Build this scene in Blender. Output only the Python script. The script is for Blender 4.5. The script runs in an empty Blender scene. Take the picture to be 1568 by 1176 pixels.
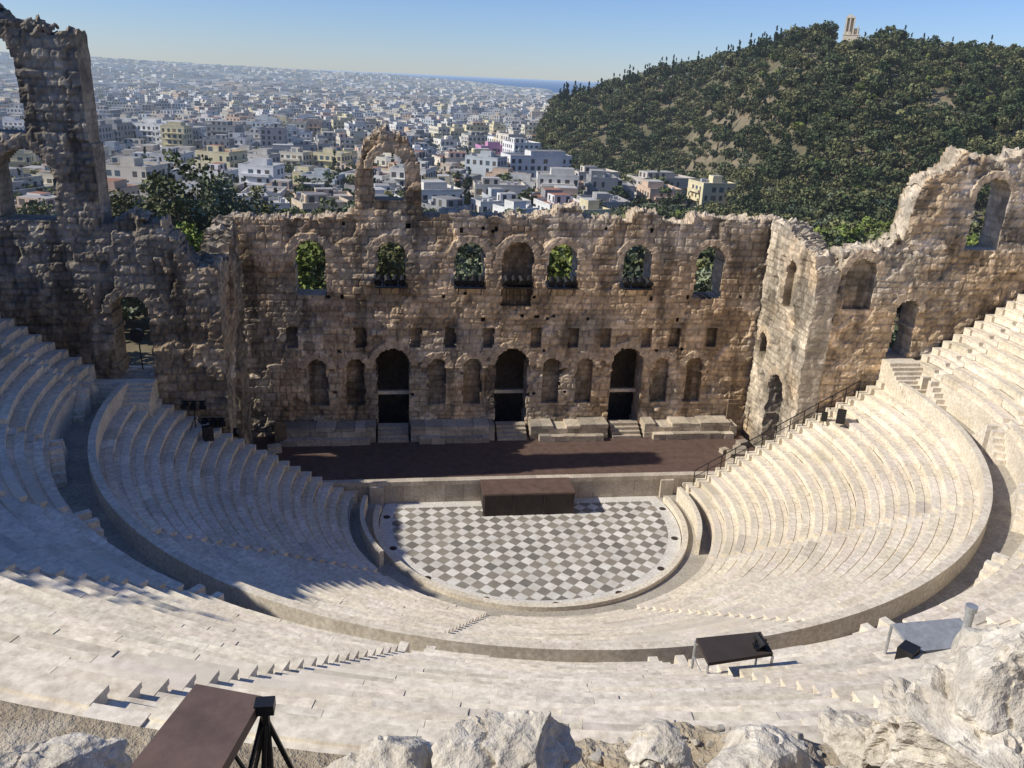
import bpy, math, numpy as np, random
from mathutils import Vector, Matrix
random.seed(7); rng=np.random.default_rng(7)
S=bpy.context.scene
# ------------------------------------------------------------------ camera
CX,CY,CZ=-8.5409,-49.3987,26.6476
yaw,pi_,ro,FP=.1489,.3520,.0432,1279.8869
C0=np.array([CX,CY,CZ])
F=np.array([math.sin(yaw)*math.cos(pi_),math.cos(yaw)*math.cos(pi_),-math.sin(pi_)])
_r=np.array([math.cos(yaw),-math.sin(yaw),0.]);_u=np.cross(_r,F)
R=_r*math.cos(ro)+_u*math.sin(ro);U=-_r*math.sin(ro)+_u*math.cos(ro)
def bp(x,y,yy=None,zz=None,xx=None,dist=None):
    d=F+R*(x-784)/FP-U*(y-588)/FP
    if yy is not None:t=(yy-CY)/d[1]
    elif zz is not None:t=(zz-CZ)/d[2]
    elif dist is not None:t=dist/math.hypot(d[0],d[1])
    else:t=(xx-CX)/d[0]
    return C0+t*d
cd=bpy.data.cameras.new("camera");cam=bpy.data.objects.new("camera",cd);S.collection.objects.link(cam)
cd.sensor_width=36;cd.lens=36*FP/1568;cd.clip_start=.1;cd.clip_end=90000
M=Matrix(((R[0],U[0],-F[0],CX),(R[1],U[1],-F[1],CY),(R[2],U[2],-F[2],CZ),(0,0,0,1)));cam.matrix_world=M
S.camera=cam
# ------------------------------------------------------------------ light
EL=math.radians(37);AZ=math.radians(3)
w=bpy.data.worlds.new("World");S.world=w;w.use_nodes=True
nt=w.node_tree;bg=nt.nodes["Background"];sk=nt.nodes.new("ShaderNodeTexSky");sk.sky_type='NISHITA';sk.sun_disc=False
sk.sun_elevation=EL;sk.sun_rotation=math.radians(267);sk.altitude=100;sk.air_density=1.0;sk.dust_density=.05;sk.ozone_density=4.
mx=nt.nodes.new("ShaderNodeMix");mx.data_type='RGBA';mx.blend_type='MULTIPLY';mx.inputs[0].default_value=1.;mx.inputs[7].default_value=(.77,.89,1.24,1)
nt.links.new(sk.outputs[0],mx.inputs[6]);nt.links.new(mx.outputs[2],bg.inputs[0]);bg.inputs[1].default_value=.102
sd=bpy.data.lights.new("sun","SUN");sd.energy=5.0;sd.angle=math.radians(.5);sd.color=(1,.945,.84)
so=bpy.data.objects.new("sun",sd);S.collection.objects.link(so)
dv=Vector((math.cos(EL)*math.cos(AZ),math.cos(EL)*math.sin(AZ),-math.sin(EL)))
so.rotation_euler=dv.to_track_quat('-Z','Y').to_euler()
S.view_settings.view_transform='Standard';S.view_settings.look='None';S.view_settings.exposure=0
# ------------------------------------------------------------------ noise
def _h(ix,iy,iz,s=0):
    n=(ix.astype(np.int64)*374761393+iy.astype(np.int64)*668265263+iz.astype(np.int64)*1274126177+s*97)&0xffffffff
    n=((n^(n>>13))*1274126177)&0xffffffff
    n=((n^(n>>16))*2246822519)&0xffffffff
    return ((n^(n>>15))&0xffffff)/float(0xffffff)
def vn(x,y,z,s=0):
    x,y,z=[np.asarray(a,float) for a in np.broadcast_arrays(x,y,z)]
    ix,iy,iz=np.floor(x),np.floor(y),np.floor(z);fx,fy,fz=x-ix,y-iy,z-iz
    fx,fy,fz=[a*a*(3-2*a) for a in(fx,fy,fz)];o=0
    for a in(0,1):
        for b in(0,1):
            for c in(0,1):
                o=o+_h(ix+a,iy+b,iz+c,s)*(fx if a else 1-fx)*(fy if b else 1-fy)*(fz if c else 1-fz)
    return o
def fbm(x,y,z,o=4,s=0):
    t=0;a=.5;n=0
    for i in range(o):
        t=t+a*vn(x,y,z,s+i);n+=a;x,y,z=np.asarray(x)*2.03+7,np.asarray(y)*2.03+3,np.asarray(z)*2.03+11;a*=.5
    return t/n
def ss(t): t=np.clip(t,0,1);return t*t*(3-2*t)
# ------------------------------------------------------------------ materials
def newmat(n):
    m=bpy.data.materials.new(n);m.use_nodes=True;m.cycles.emission_sampling='NONE';return m,m.node_tree,m.node_tree.nodes["Principled BSDF"]
def N(nt,t,**k):
    n=nt.nodes.new(t)
    for a,b in k.items():setattr(n,a,b)
    return n
def setv(nt,sock,v):
    if isinstance(v,bpy.types.NodeSocket):nt.links.new(v,sock)
    else:sock.default_value=v
def mathn(nt,op,a,b=0.,c=None):
    n=N(nt,"ShaderNodeMath",operation=op);setv(nt,n.inputs[0],a);setv(nt,n.inputs[1],b)
    if c is not None:setv(nt,n.inputs[2],c)
    return n.outputs[0]
def mixc(nt,f,a,b,bt='MIX'):
    n=N(nt,"ShaderNodeMix",data_type='RGBA',blend_type=bt);setv(nt,n.inputs[0],f)
    for s,v in((6,a),(7,b)):
        if isinstance(v,tuple):v=(*v,1) if len(v)==3 else v
        setv(nt,n.inputs[s],v)
    return n.outputs[2]
def noise(nt,vec,sc,det=4,rough=.6):
    n=N(nt,"ShaderNodeTexNoise");n.inputs["Scale"].default_value=sc;n.inputs["Detail"].default_value=det;n.inputs["Roughness"].default_value=rough
    if vec is not None:nt.links.new(vec,n.inputs["Vector"])
    return n.outputs[0]
def ramp(nt,f,lo,hi):
    n=N(nt,"ShaderNodeMapRange");n.inputs[1].default_value=lo;n.inputs[2].default_value=hi;nt.links.new(f,n.inputs[0]);return n.outputs[0]
def bumpn(nt,h,st,dist,bs):
    n=N(nt,"ShaderNodeBump");n.inputs["Strength"].default_value=st;n.inputs["Distance"].default_value=dist
    nt.links.new(h,n.inputs["Height"]);nt.links.new(n.outputs[0],bs.inputs["Normal"])
def stone(name,c1,c2,c3=None,sc=1.,attr=True,bump=.5,bd=.05,rough=.95,fine=9.):
    m,nt,b=newmat(name);tc=N(nt,"ShaderNodeTexCoord").outputs["Object"]
    n1=ramp(nt,noise(nt,tc,sc,3),.35,.65);c=mixc(nt,n1,c1,c2)
    n2=ramp(nt,noise(nt,tc,sc*fine,4,.7),.3,.72)
    c=mixc(nt,.75,c,mixc(nt,n2,(.57,.54,.5),(1.3,1.3,1.29)),'MULTIPLY')
    if c3:
        n3=ramp(nt,noise(nt,tc,sc*.37,4,.65),.55,.7);c=mixc(nt,n3,c,c3)
    if attr:
        a=N(nt,"ShaderNodeAttribute",attribute_name="Col").outputs[0];c=mixc(nt,1.,c,a,'MULTIPLY')
    nt.links.new(c,b.inputs["Base Color"]);b.inputs["Roughness"].default_value=rough;b.inputs["Specular IOR Level"].default_value=.2
    if bump>0:bumpn(nt,noise(nt,tc,sc*fine,3,.75),bump,bd,b)
    return m
def plain(name,c,rough=.6,metal=0,var=.25,sc=3):
    m,nt,b=newmat(name);tc=N(nt,"ShaderNodeTexCoord").outputs["Object"]
    n=ramp(nt,noise(nt,tc,sc,4,.7),.3,.7)
    cc=mixc(nt,n,tuple(x*(1-var) for x in c),tuple(min(1,x*(1+var)) for x in c))
    nt.links.new(cc,b.inputs["Base Color"]);b.inputs["Roughness"].default_value=rough;b.inputs["Metallic"].default_value=metal
    return m
M_fac=stone("facade_stone",(.64,.53,.40),(.50,.41,.30),(.34,.29,.225),.45,True,.7,.06)
M_side=stone("limestone_masonry",(.59,.51,.40),(.44,.375,.285),(.29,.255,.21),.5,True,.7,.06)
M_marble=stone("marble_seats",(.81,.74,.625),(.73,.655,.535),(.65,.585,.48),.35,True,.12,.02,.7,12)
M_walk=stone("worn_limestone_paving",(.46,.42,.35),(.37,.335,.275),None,.8,False,.3,.02)
M_par=stone("parapet_marble",(.74,.67,.55),(.63,.56,.445),None,.7,False,.3,.02,.8)
M_sfront=stone("stage_front_marble",(.56,.49,.40),(.43,.37,.30),None,.9,True,.3,.02,.8)
M_rock=stone("weathered_limestone",(.66,.61,.52),(.52,.47,.385),(.34,.31,.26),1.7,False,.6,.05,1,7)
M_dirt=stone("rim_earth",(.42,.355,.26),(.28,.23,.165),(.54,.48,.385),.9,False,1.,.08,1,8)
M_deck=plain("brown_deck",(.125,.080,.062),.6,0,.3,2)
M_deck2=plain("dark_brown_cloth",(.042,.03,.025),.8,0,.2,2)
M_black=plain("black_metal",(.02,.02,.021),.45,.3,.3,5)
M_grey=plain("grey_metal",(.42,.43,.43),.45,.5,.2,5)
M_bark=plain("bark",(.09,.065,.045),.95,0,.4,4)
M_wood=plain("weathered_wood",(.22,.16,.10),.9,0,.4,4)
def floor_mat():
    m,nt,b=newmat("orchestra_tiles");tc=N(nt,"ShaderNodeTexCoord").outputs["Object"]
    sx=N(nt,"ShaderNodeSeparateXYZ");nt.links.new(tc,sx.inputs[0])
    k=1/(.63*math.sqrt(2))
    a=mathn(nt,'MULTIPLY',mathn(nt,'ADD',sx.outputs[0],sx.outputs[1]),k);c=mathn(nt,'MULTIPLY',mathn(nt,'SUBTRACT',sx.outputs[0],sx.outputs[1]),k)
    ia=mathn(nt,'FLOOR',a);ic=mathn(nt,'FLOOR',c)
    par=mathn(nt,'FLOORED_MODULO',mathn(nt,'ADD',ia,ic),2)
    cv=N(nt,"ShaderNodeCombineXYZ");nt.links.new(ia,cv.inputs[0]);nt.links.new(ic,cv.inputs[1])
    wn=N(nt,"ShaderNodeTexWhiteNoise");nt.links.new(cv.outputs[0],wn.inputs[0]);rv=wn.outputs[0]
    dark=mixc(nt,rv,(.19,.18,.155),(.35,.315,.26));lite=mixc(nt,rv,(.60,.58,.53),(.78,.75,.69))
    col=mixc(nt,par,dark,lite)
    n2=ramp(nt,noise(nt,tc,1.2,5,.7),.35,.7);col=mixc(nt,.7,col,mixc(nt,n2,(.72,.68,.62),(1.08,1.08,1.08)),'MULTIPLY')
    fa=mathn(nt,'ABSOLUTE',mathn(nt,'SUBTRACT',mathn(nt,'FRACT',a),.5));fc=mathn(nt,'ABSOLUTE',mathn(nt,'SUBTRACT',mathn(nt,'FRACT',c),.5))
    e=mathn(nt,'GREATER_THAN',mathn(nt,'MAXIMUM',fa,fc),.488)
    col=mixc(nt,mathn(nt,'MULTIPLY',e,.6),col,(.2,.18,.15))
    nt.links.new(col,b.inputs["Base Color"]);b.inputs["Roughness"].default_value=.6
    return m
M_tiles=floor_mat()
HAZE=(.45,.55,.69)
def haze(nt,col,b,k=7800.):  # aerial haze painted into the surface: base fades, sky-coloured emission rises with distance
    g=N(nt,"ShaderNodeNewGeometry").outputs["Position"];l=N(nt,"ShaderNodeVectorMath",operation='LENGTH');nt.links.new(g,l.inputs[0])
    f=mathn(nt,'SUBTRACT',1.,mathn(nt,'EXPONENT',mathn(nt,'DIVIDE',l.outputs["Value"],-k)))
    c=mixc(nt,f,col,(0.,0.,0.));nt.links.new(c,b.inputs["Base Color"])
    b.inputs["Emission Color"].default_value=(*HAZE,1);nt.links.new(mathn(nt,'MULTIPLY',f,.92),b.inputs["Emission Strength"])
def city_wall():
    m,nt,b=newmat("city_walls");uv=N(nt,"ShaderNodeUVMap").outputs[0];sx=N(nt,"ShaderNodeSeparateXYZ");nt.links.new(uv,sx.inputs[0])
    u=mathn(nt,'DIVIDE',sx.outputs[0],3.1);v=mathn(nt,'DIVIDE',sx.outputs[1],3.1)
    fu=mathn(nt,'FRACT',u);fv=mathn(nt,'FRACT',v)
    cv=N(nt,"ShaderNodeCombineXYZ");nt.links.new(mathn(nt,'FLOOR',u),cv.inputs[0]);nt.links.new(mathn(nt,'FLOOR',v),cv.inputs[1])
    wn=N(nt,"ShaderNodeTexWhiteNoise");nt.links.new(cv.outputs[0],wn.inputs[0]);r=wn.outputs[0]
    inu=mathn(nt,'LESS_THAN',mathn(nt,'ABSOLUTE',mathn(nt,'SUBTRACT',fu,.5)),mathn(nt,'MULTIPLY_ADD',r,.22,.16))
    inv=mathn(nt,'LESS_THAN',mathn(nt,'ABSOLUTE',mathn(nt,'SUBTRACT',fv,.42)),.31)
    win=mathn(nt,'MULTIPLY',mathn(nt,'MULTIPLY',inu,inv),mathn(nt,'LESS_THAN',wn.outputs[0],.85))
    cr=N(nt,"ShaderNodeValToRGB");cr.color_ramp.interpolation='CONSTANT'
    el=cr.color_ramp.elements;el[0].color=(.03,.035,.045,1);el[1].position=.45;el[1].color=(.09,.08,.07,1)
    for p,c in((.65,(.07,.10,.13,1)),(.78,(.22,.16,.10,1)),(.84,(.3,.3,.3,1))):
        e=el.new(p);e.color=c
    nt.links.new(r,cr.inputs[0])
    a=N(nt,"ShaderNodeAttribute",attribute_name="Col").outputs[0]
    tc=N(nt,"ShaderNodeTexCoord").outputs["Object"];n2=ramp(nt,noise(nt,tc,.15,3,.7),.3,.75)
    a=mixc(nt,.5,a,mixc(nt,n2,(.75,.73,.7),(1.05,1.05,1.05)),'MULTIPLY')
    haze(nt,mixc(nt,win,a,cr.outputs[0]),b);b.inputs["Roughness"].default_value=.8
    return m
def city_roof():
    m,nt,b=newmat("city_roofs");a=N(nt,"ShaderNodeAttribute",attribute_name="Col").outputs[0]
    tc=N(nt,"ShaderNodeTexCoord").outputs["Object"];n2=ramp(nt,noise(nt,tc,.3,3,.7),.3,.7)
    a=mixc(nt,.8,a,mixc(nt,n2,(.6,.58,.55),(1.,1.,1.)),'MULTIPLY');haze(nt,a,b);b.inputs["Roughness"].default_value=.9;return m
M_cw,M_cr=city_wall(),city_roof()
def leafmat(name,c1,c2,k=7800.):
    m,nt,b=newmat(name);a=N(nt,"ShaderNodeAttribute",attribute_name="Col").outputs[0]
    r=N(nt,"ShaderNodeObjectInfo").outputs["Random"];c=mixc(nt,mathn(nt,'POWER',r,1.6),c1,c2);c=mixc(nt,1.,c,a,'MULTIPLY')
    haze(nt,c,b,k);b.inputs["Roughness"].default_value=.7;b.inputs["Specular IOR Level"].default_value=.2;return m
M_pine=leafmat("pine_foliage",(.058,.078,.032),(.19,.18,.075))
M_olive=leafmat("olive_foliage",(.10,.13,.075),(.20,.22,.135))
M_cyp=leafmat("cypress_foliage",(.026,.044,.02),(.045,.062,.03))
M_bright=leafmat("bright_foliage",(.13,.17,.035),(.20,.225,.055))
def ground_mat():
    m,nt,b=newmat("ground");tc=N(nt,"ShaderNodeTexCoord").outputs["Object"]
    n1=ramp(nt,noise(nt,tc,.02,5,.7),.42,.64);c=mixc(nt,n1,(.11,.10,.05),(.25,.195,.125))
    n2=ramp(nt,noise(nt,tc,.25,4,.7),.3,.7);c=mixc(nt,.6,c,mixc(nt,n2,(.5,.5,.45),(1.2,1.2,1.2)),'MULTIPLY')
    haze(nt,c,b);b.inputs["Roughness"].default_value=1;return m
M_ground=ground_mat()
def sea_mat():
    m,nt,b=newmat("sea");b.inputs["Roughness"].default_value=.35
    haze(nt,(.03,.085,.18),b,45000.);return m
M_sea=sea_mat()
# ------------------------------------------------------------------ mesh helpers
def mk(name,v,f,mats,col=None,mi=None,uv=None,parent=None,smooth=False):
    me=bpy.data.meshes.new(name)
    if isinstance(v,np.ndarray):v=v.tolist()
    if isinstance(f,np.ndarray):f=f.tolist()
    me.from_pydata(v,[],f)
    if not isinstance(mats,(list,tuple)):mats=[mats]
    for m in mats:me.materials.append(m)
    if mi is not None:me.polygons.foreach_set("material_index",np.asarray(mi,dtype=np.int32))
    if col is not None:
        a=me.color_attributes.new("Col",'FLOAT_COLOR','POINT');c=np.ones((len(v),4));c[:,:3]=np.asarray(col).reshape(len(v),-1)[:,:3] if np.ndim(col)>1 else np.asarray(col)[:,None];a.data.foreach_set("color",c.ravel())
    if uv is not None:
        l=me.uv_layers.new(name="UVMap");l.data.foreach_set("uv",np.asarray(uv,dtype=np.float32).ravel())
    if smooth:me.polygons.foreach_set("use_smooth",[True]*len(me.polygons))
    me.update();o=bpy.data.objects.new(name,me);S.collection.objects.link(o)
    if parent is not None:o.parent=parent
    return o
def empty(name):
    o=bpy.data.objects.new(name,None);S.collection.objects.link(o);return o
class B:
    def __init__(s):s.v=[];s.f=[];s.c=[];s.m=[]
    def box(s,x0,x1,y0,y1,z0,z1,col=1.,mi=0,rot=0,c=None):
        n=len(s.v);p=[(x,y,z) for z in(z0,z1) for x,y in((x0,y0),(x1,y0),(x1,y1),(x0,y1))]
        if rot:
            cx,cy=c if c else((x0+x1)/2,(y0+y1)/2);ca,sa=math.cos(rot),math.sin(rot)
            p=[(cx+(a-cx)*ca-(b-cy)*sa,cy+(a-cx)*sa+(b-cy)*ca,z) for a,b,z in p]
        s.v+=p;s.c+=[col]*8
        s.f+=[tuple(n+i for i in q) for q in((0,3,2,1),(4,5,6,7),(0,1,5,4),(1,2,6,5),(2,3,7,6),(3,0,4,7))];s.m+=[mi]*6
    def cyl(s,a,b,r0,r1=None,n=8,col=1.,mi=0):
        r1=r0 if r1 is None else r1;a=np.array(a,float);b=np.array(b,float);d=b-a;d/=np.linalg.norm(d)+1e-9
        t=np.array([0,0,1.]) if abs(d[2])<.9 else np.array([1.,0,0]);e=np.cross(d,t);e/=np.linalg.norm(e);g=np.cross(d,e);k=len(s.v)
        for P,r in((a,r0),(b,r1)):
            for i in range(n):
                q=2*math.pi*i/n;s.v.append(tuple(P+r*(e*math.cos(q)+g*math.sin(q))))
        s.c+=[col]*(2*n)
        for i in range(n):j=(i+1)%n;s.f.append((k+i,k+j,k+n+j,k+n+i));s.m.append(mi)
        s.f.append(tuple(k+i for i in range(n))[::-1]);s.f.append(tuple(k+n+i for i in range(n)));s.m+=[mi]*2
    def obj(s,name,mats,parent=None,smooth=False):
        return mk(name,s.v,s.f,mats,col=np.array([[c,c,c] if np.isscalar(c) else c for c in s.c]),mi=s.m,parent=parent,smooth=smooth)
# ------------------------------------------------------------------ relief masonry walls
def blocks(u,z,hh=.45,ww=.75,seed=0):
    z=z+(vn(u*.3,z*.3,seed+.5)-.5)*.5+.12*np.sin(z*1.7+seed)
    rj=np.floor(z/hh);off=_h(rj,rj*0,rj*0+seed,1)*5;wj=ww*(.6+1.*_h(rj,rj*0+5,rj*0+seed,2))
    bi=np.floor((u+off)/wj);r=_h(bi,rj,rj*0+seed,3);r2=_h(bi,rj,rj*0+seed,4)
    fu=((u+off)/wj)%1;fz=(z/hh)%1
    edge=np.minimum(np.minimum(fu,1-fu)*wj,np.minimum(fz,1-fz)*hh)
    return r,r2,edge
def wall(name,u0,u1,z0,z1,res,top,ops,P,thick,mat,seed=0,tone=1.,rough=1.,parent=None):
    nu=int(round((u1-u0)/res));nz=int(round((z1-z0)/res))
    us=u0+(np.arange(nu)+.5)*(u1-u0)/nu;zs=z0+(np.arange(nz)+.5)*(z1-z0)/nz
    Uc,Zc=np.meshgrid(us,zs,indexing='ij');lv=np.zeros((nu+2,nz+2),int)-1
    br,_,_=blocks(Uc,Zc,.45,.7,seed)
    tp=np.interp(us,[a for a,b in top],[b for a,b in top])
    tpn=tp[:,None]+(fbm(Uc*.9,Zc*0,seed+.5,4)-.5)*1.1*rough+(br-.5)*.45*rough
    L=np.where(Zc<tpn,0,-1)
    for o in ops:
        k,uc,hw,a,b,l=o[:6];wob=(fbm(Uc*2.2,Zc*2.2,seed+9.,3)-.5)*.22
        if k=='arch':
            sp=b-hw;ins=(np.abs(Uc-uc)<hw+wob)&(Zc>a)&(Zc<=sp)|((np.hypot(Uc-uc,Zc-sp)<hw+wob)&(Zc>sp)&(Zc>a))
        else:ins=(np.abs(Uc-uc)<hw+wob*.6)&(Zc>a)&(Zc<b+wob*.5)
        L=np.where(ins&(L==0),l,L) if l!=-1 else np.where(ins,-1,L)
    lv[1:-1,1:-1]=L
    ug=u0+np.arange(nu+1)*(u1-u0)/nu;zg=z0+np.arange(nz+1)*(z1-z0)/nz;Ug,Zg=np.meshgrid(ug,zg,indexing='ij')
    tg=np.interp(ug,[a for a,b in top],[b for a,b in top])[:,None]
    r,r2,e=blocks(Ug,Zg,.45,.7,seed)
    mid=fbm(Ug*1.5,Zg*1.5,seed+1.,4);fine=fbm(Ug*5,Zg*5,seed+2.,3)
    disp=(r-.5)*.09+(mid-.5)*.20*rough+(fine-.5)*.18*rough-np.where(e<.06,.035,0)
    er=ss((fbm(Ug*.6,Zg*.6,seed+20.,4)-.56)/.06);disp-=er*.13
    tint=np.ones(Ug.shape+(3,))*(.72+.50*r2)[...,None]
    tint*=(1-.28*(e<.06))[...,None]
    warm=ss((fbm(Ug*.25,Zg*.25,seed+30.,4)-.42)/.2)[...,None]
    tint*=(1-warm)*np.array([.99,.99,.99])+warm*np.array([1.1,.98,.84])
    st=ss((fbm(Ug*1.1,Zg*.22,seed+40.,4)-.55)/.12)[...,None];tint*=1-.45*st
    pale=ss((fbm(Ug*.8,Zg*.8,seed+50.,4)-.59)/.06)[...,None];tint=tint*(1-pale)+pale*tint*np.array([1.42,1.42,1.42])
    tint*=(1-.3*er)[...,None]
    for o in ops:
        k,uc,hw,a,b,l=o[:6]
        if k=='arch' and hw>.5:
            sp=b-hw;q=np.hypot(Ug-uc,Zg-sp);an=np.arctan2(Zg-sp,Ug-uc);ring=(q>hw)&(q<hw+.55)&(Zg>sp-.1)
            nb=max(7,int(hw*9));bi=np.floor(an/math.pi*nb);rr=_h(bi,bi*0+int(uc*7+100),bi*0+seed,6)
            disp=np.where(ring,.04+(rr-.5)*.05+(fine-.5)*.1,disp);fe=(an/math.pi*nb)%1
            tint=np.where(ring[...,None],(np.ones(3)*np.array([1.03,.96,.88]))*(.8+.4*rr)[...,None]*np.where((fe<.15),.65,1.)[...,None],tint)
    tint*=tone
    nidx=(nu+1)*(nz+1);gi=np.arange(nidx).reshape(nu+1,nz+1)
    def lay(dep):return np.stack([a.ravel() for a in P(Ug,Zg,dep)],1)
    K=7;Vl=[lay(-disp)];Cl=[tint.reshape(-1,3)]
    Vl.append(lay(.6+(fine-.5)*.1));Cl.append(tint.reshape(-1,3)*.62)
    nearT=ss((Zg-(tg-1.2))/.8)
    for k in range(1,K):
        dd=thick*k/K+Ug*0;jx=(fbm(Ug*2+dd*3,Zg*2,dd*2+seed,3)-.5)*.22;jz=(fbm(Ug*2,Zg*2+dd*3,dd*2+seed+7,3)-.5)*(.18+nearT*.9)
        _,rb,eb=blocks(dd+Ug*.01,Zg,.45,.9,seed+3)
        V_=np.stack([a.ravel() for a in P(Ug+jx,Zg+jz,dd)],1);Vl.append(V_);Cl.append((tint*0+tone*(.75+.5*rb)[...,None]*(1-.25*(eb<.06))[...,None]).reshape(-1,3))
    Vl.append(lay(np.full(Ug.shape,thick)+(mid-.5)*.3));Cl.append(tint.reshape(-1,3)*.9)
    V=np.concatenate(Vl);Cc=np.concatenate(Cl);BK=(K+1)*nidx
    fs=[]
    A,Bq,Cq,D=gi[:-1,:-1],gi[1:,:-1],gi[1:,1:],gi[:-1,1:]
    for l in(0,1):
        m=L==l;o=l*nidx;fs.append(np.stack([A[m]+o,Bq[m]+o,Cq[m]+o,D[m]+o],1))
    m=L>=0;o=BK;fs.append(np.stack([A[m]+o,D[m]+o,Cq[m]+o,Bq[m]+o],1))
    def rev(n0,n1,a,b):
        lo=np.minimum(a,b);hi=np.maximum(a,b)
        m=(lo==0)&(hi==1);fs.append(np.stack([n0[m],n1[m],n1[m]+nidx,n0[m]+nidx],1))
        m=(lo==1)&(hi==2);fs.append(np.stack([n0[m]+nidx,n1[m]+nidx,n1[m]+BK,n0[m]+BK],1))
        m=(lo==0)&(hi==2);a0,a1=n0[m],n1[m];prev=0
        for k in range(1,K+1):
            nx=(k+1)*nidx;fs.append(np.stack([a0+prev,a1+prev,a1+nx,a0+nx],1));prev=nx
    lo=np.where(lv==-1,2,lv)
    a=lo[:-1,1:-1];b=lo[1:,1:-1];m=(a!=b);rev(gi[:,:-1][m],gi[:,1:][m],a[m],b[m])
    a=lo[1:-1,:-1];b=lo[1:-1,1:];m=(a!=b);rev(gi[:-1,:][m],gi[1:,:][m],a[m],b[m])
    fs=np.concatenate(fs);used=np.unique(fs);mp=np.zeros(len(V),int);mp[used]=np.arange(len(used))
    return mk(name,V[used],mp[fs],mat,col=Cc[used],parent=parent)
YW=7.74
ops=[]
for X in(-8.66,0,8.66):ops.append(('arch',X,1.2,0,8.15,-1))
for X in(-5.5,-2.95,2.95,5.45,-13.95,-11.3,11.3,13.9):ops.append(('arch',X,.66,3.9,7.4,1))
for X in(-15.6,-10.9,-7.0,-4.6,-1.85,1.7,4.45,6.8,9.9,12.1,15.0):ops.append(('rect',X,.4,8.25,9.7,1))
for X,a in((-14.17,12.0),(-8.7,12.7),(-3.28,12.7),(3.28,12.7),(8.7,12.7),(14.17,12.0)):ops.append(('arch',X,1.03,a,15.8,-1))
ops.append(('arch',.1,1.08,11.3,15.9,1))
ops.append(('arch',-8.8,1.05,18.6,21.7,-1));
for k in range(46):
    z=random.choice([4.6,10.4,11.9,16.6,7.9,6.2])+random.uniform(-.2,.2);ops.append(('rect',random.uniform(-17,17),.13,z,z+.28,1))
top=[(-19.2,17.2),(-12,17.3),(-11.1,17.7),(-10.95,20.6),(-10.3,22.3),(-8.9,23.2),(-7.5,22.5),(-6.75,20.8),(-6.6,17.6),(-4,17.7),(2.5,17.7),(2.7,18.3),(4.3,18.4),(4.6,17.6),(8,17.6),(8.2,18.1),(10,18.1),(10.2,17.5),(12.4,17.4),(12.6,17.9),(14.5,17.9),(16,17.7),(19.4,17.8)]
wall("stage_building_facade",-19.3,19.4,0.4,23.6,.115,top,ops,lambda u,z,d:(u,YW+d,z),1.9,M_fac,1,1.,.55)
HW=18.9
wall("wing_wall",0.0,YW-.15,0.4,18.2,.115,[(0,15.2),(.8,16.4),(1.8,16.8),(4,17.7),(7.6,17.8)],[('arch',3.5,.75,12.4,15.7,1),('arch',3.2,1.15,1.5,7.6,-1),('arch',6.2,.6,8.2,9.8,1)],lambda u,z,d:(HW-.6+d,u,z),1.6,M_side,5,1.05,.8)
rtop=[(17.9,14.9),(18.6,15.3),(19.3,16.9),(21,17.0),(23.9,17.7),(24.3,20.8),(25.2,22.3),(26.2,22.3),(26.6,23.1),(31,23.5),(33,23.2),(35,22),(39,20),(41,18)]
wall("buttress_wall",HW-.6+1.62,42,-.5,24,.125,rtop,[('arch',25.1,.75,9.9,13.9,-1),('arch',29.4,1.15,17.2,21.8,-1),('arch',34.5,1.1,17.5,21.5,-1),('arch',21.4,1.0,13.2,16.6,1)],lambda u,z,d:(u,.1+d,z),1.9,M_side,8,1.1,1.25)
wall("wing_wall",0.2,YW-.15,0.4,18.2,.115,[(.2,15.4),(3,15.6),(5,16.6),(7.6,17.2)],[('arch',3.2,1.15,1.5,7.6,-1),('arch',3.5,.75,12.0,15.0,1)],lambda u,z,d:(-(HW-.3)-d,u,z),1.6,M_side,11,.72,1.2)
ltop=[(-42,22),(-39,24),(-34,27),(-31,28.0),(-29.6,28.8),(-28.7,28.9),(-28,28.3),(-27.6,27.6),(-27,28.2),(-24.8,28.0),(-24.6,18.4),(-22.4,18.2),(-21.4,18.0),(-21.2,17.2),(-20.5,16.6),(-20,15.8),(-18.6,15.5)]
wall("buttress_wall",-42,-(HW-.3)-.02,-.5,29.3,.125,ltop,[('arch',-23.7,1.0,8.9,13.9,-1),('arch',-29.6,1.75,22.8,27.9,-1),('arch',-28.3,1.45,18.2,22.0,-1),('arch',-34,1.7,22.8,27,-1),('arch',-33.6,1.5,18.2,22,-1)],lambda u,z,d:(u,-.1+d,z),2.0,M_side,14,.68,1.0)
b=B();b.box(-19,19,13,13.8,-1,9.0,.6);b.box(-19,19,YW+1.85,13.8,9.0,9.5,.6)  # includes a roof slab added over the roofless room to keep doorways dark
for x in(-19,18.4):b.box(x,x+.6,YW+1.8,13,-1,9.0,.6)
for x in(-8.66,0,8.66):b.box(x-1.3,x+1.3,YW+1.2,YW+1.5,4.25,4.5,1.6)
b.obj("backstage_wall",M_side)
b=B()
def course(x0,x1,y0,y1,z0,z1,w=1.1,h=.42):
    z=z0
    while z<z1-.05:
        zz=min(z+h,z1);x=x0
        while x<x1-.05:
            xx=min(x+w*random.uniform(.7,1.4),x1);j=random.uniform(-.06,.06)
            if not(zz>=z1 and random.random()<.18):b.box(x+.01,xx-.01,y0+j,y1,z+.005,zz-.005+(random.uniform(-.09,.03) if zz>=z1 else 0),random.uniform(.7,1.25))
            x=xx
        z=zz
for a,c in((-16.9,-9.9),(-7.4,-1.3),(1.35,7.2),(10.0,17.3)):
    course(a,c,6.3,YW+.1,1.57,2.7);course(a+.6,c-.4,5.8,6.28,1.57,2.05)
for X in(-8.66,0,8.66):
    for k in range(4):b.box(X-1.1,X+1.1,6.2+k*.35,YW+.2,1.57+k*.2,1.57+(k+1)*.2-.004,.9)
b.obj("podium_blocks",M_side)
b=B()
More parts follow.
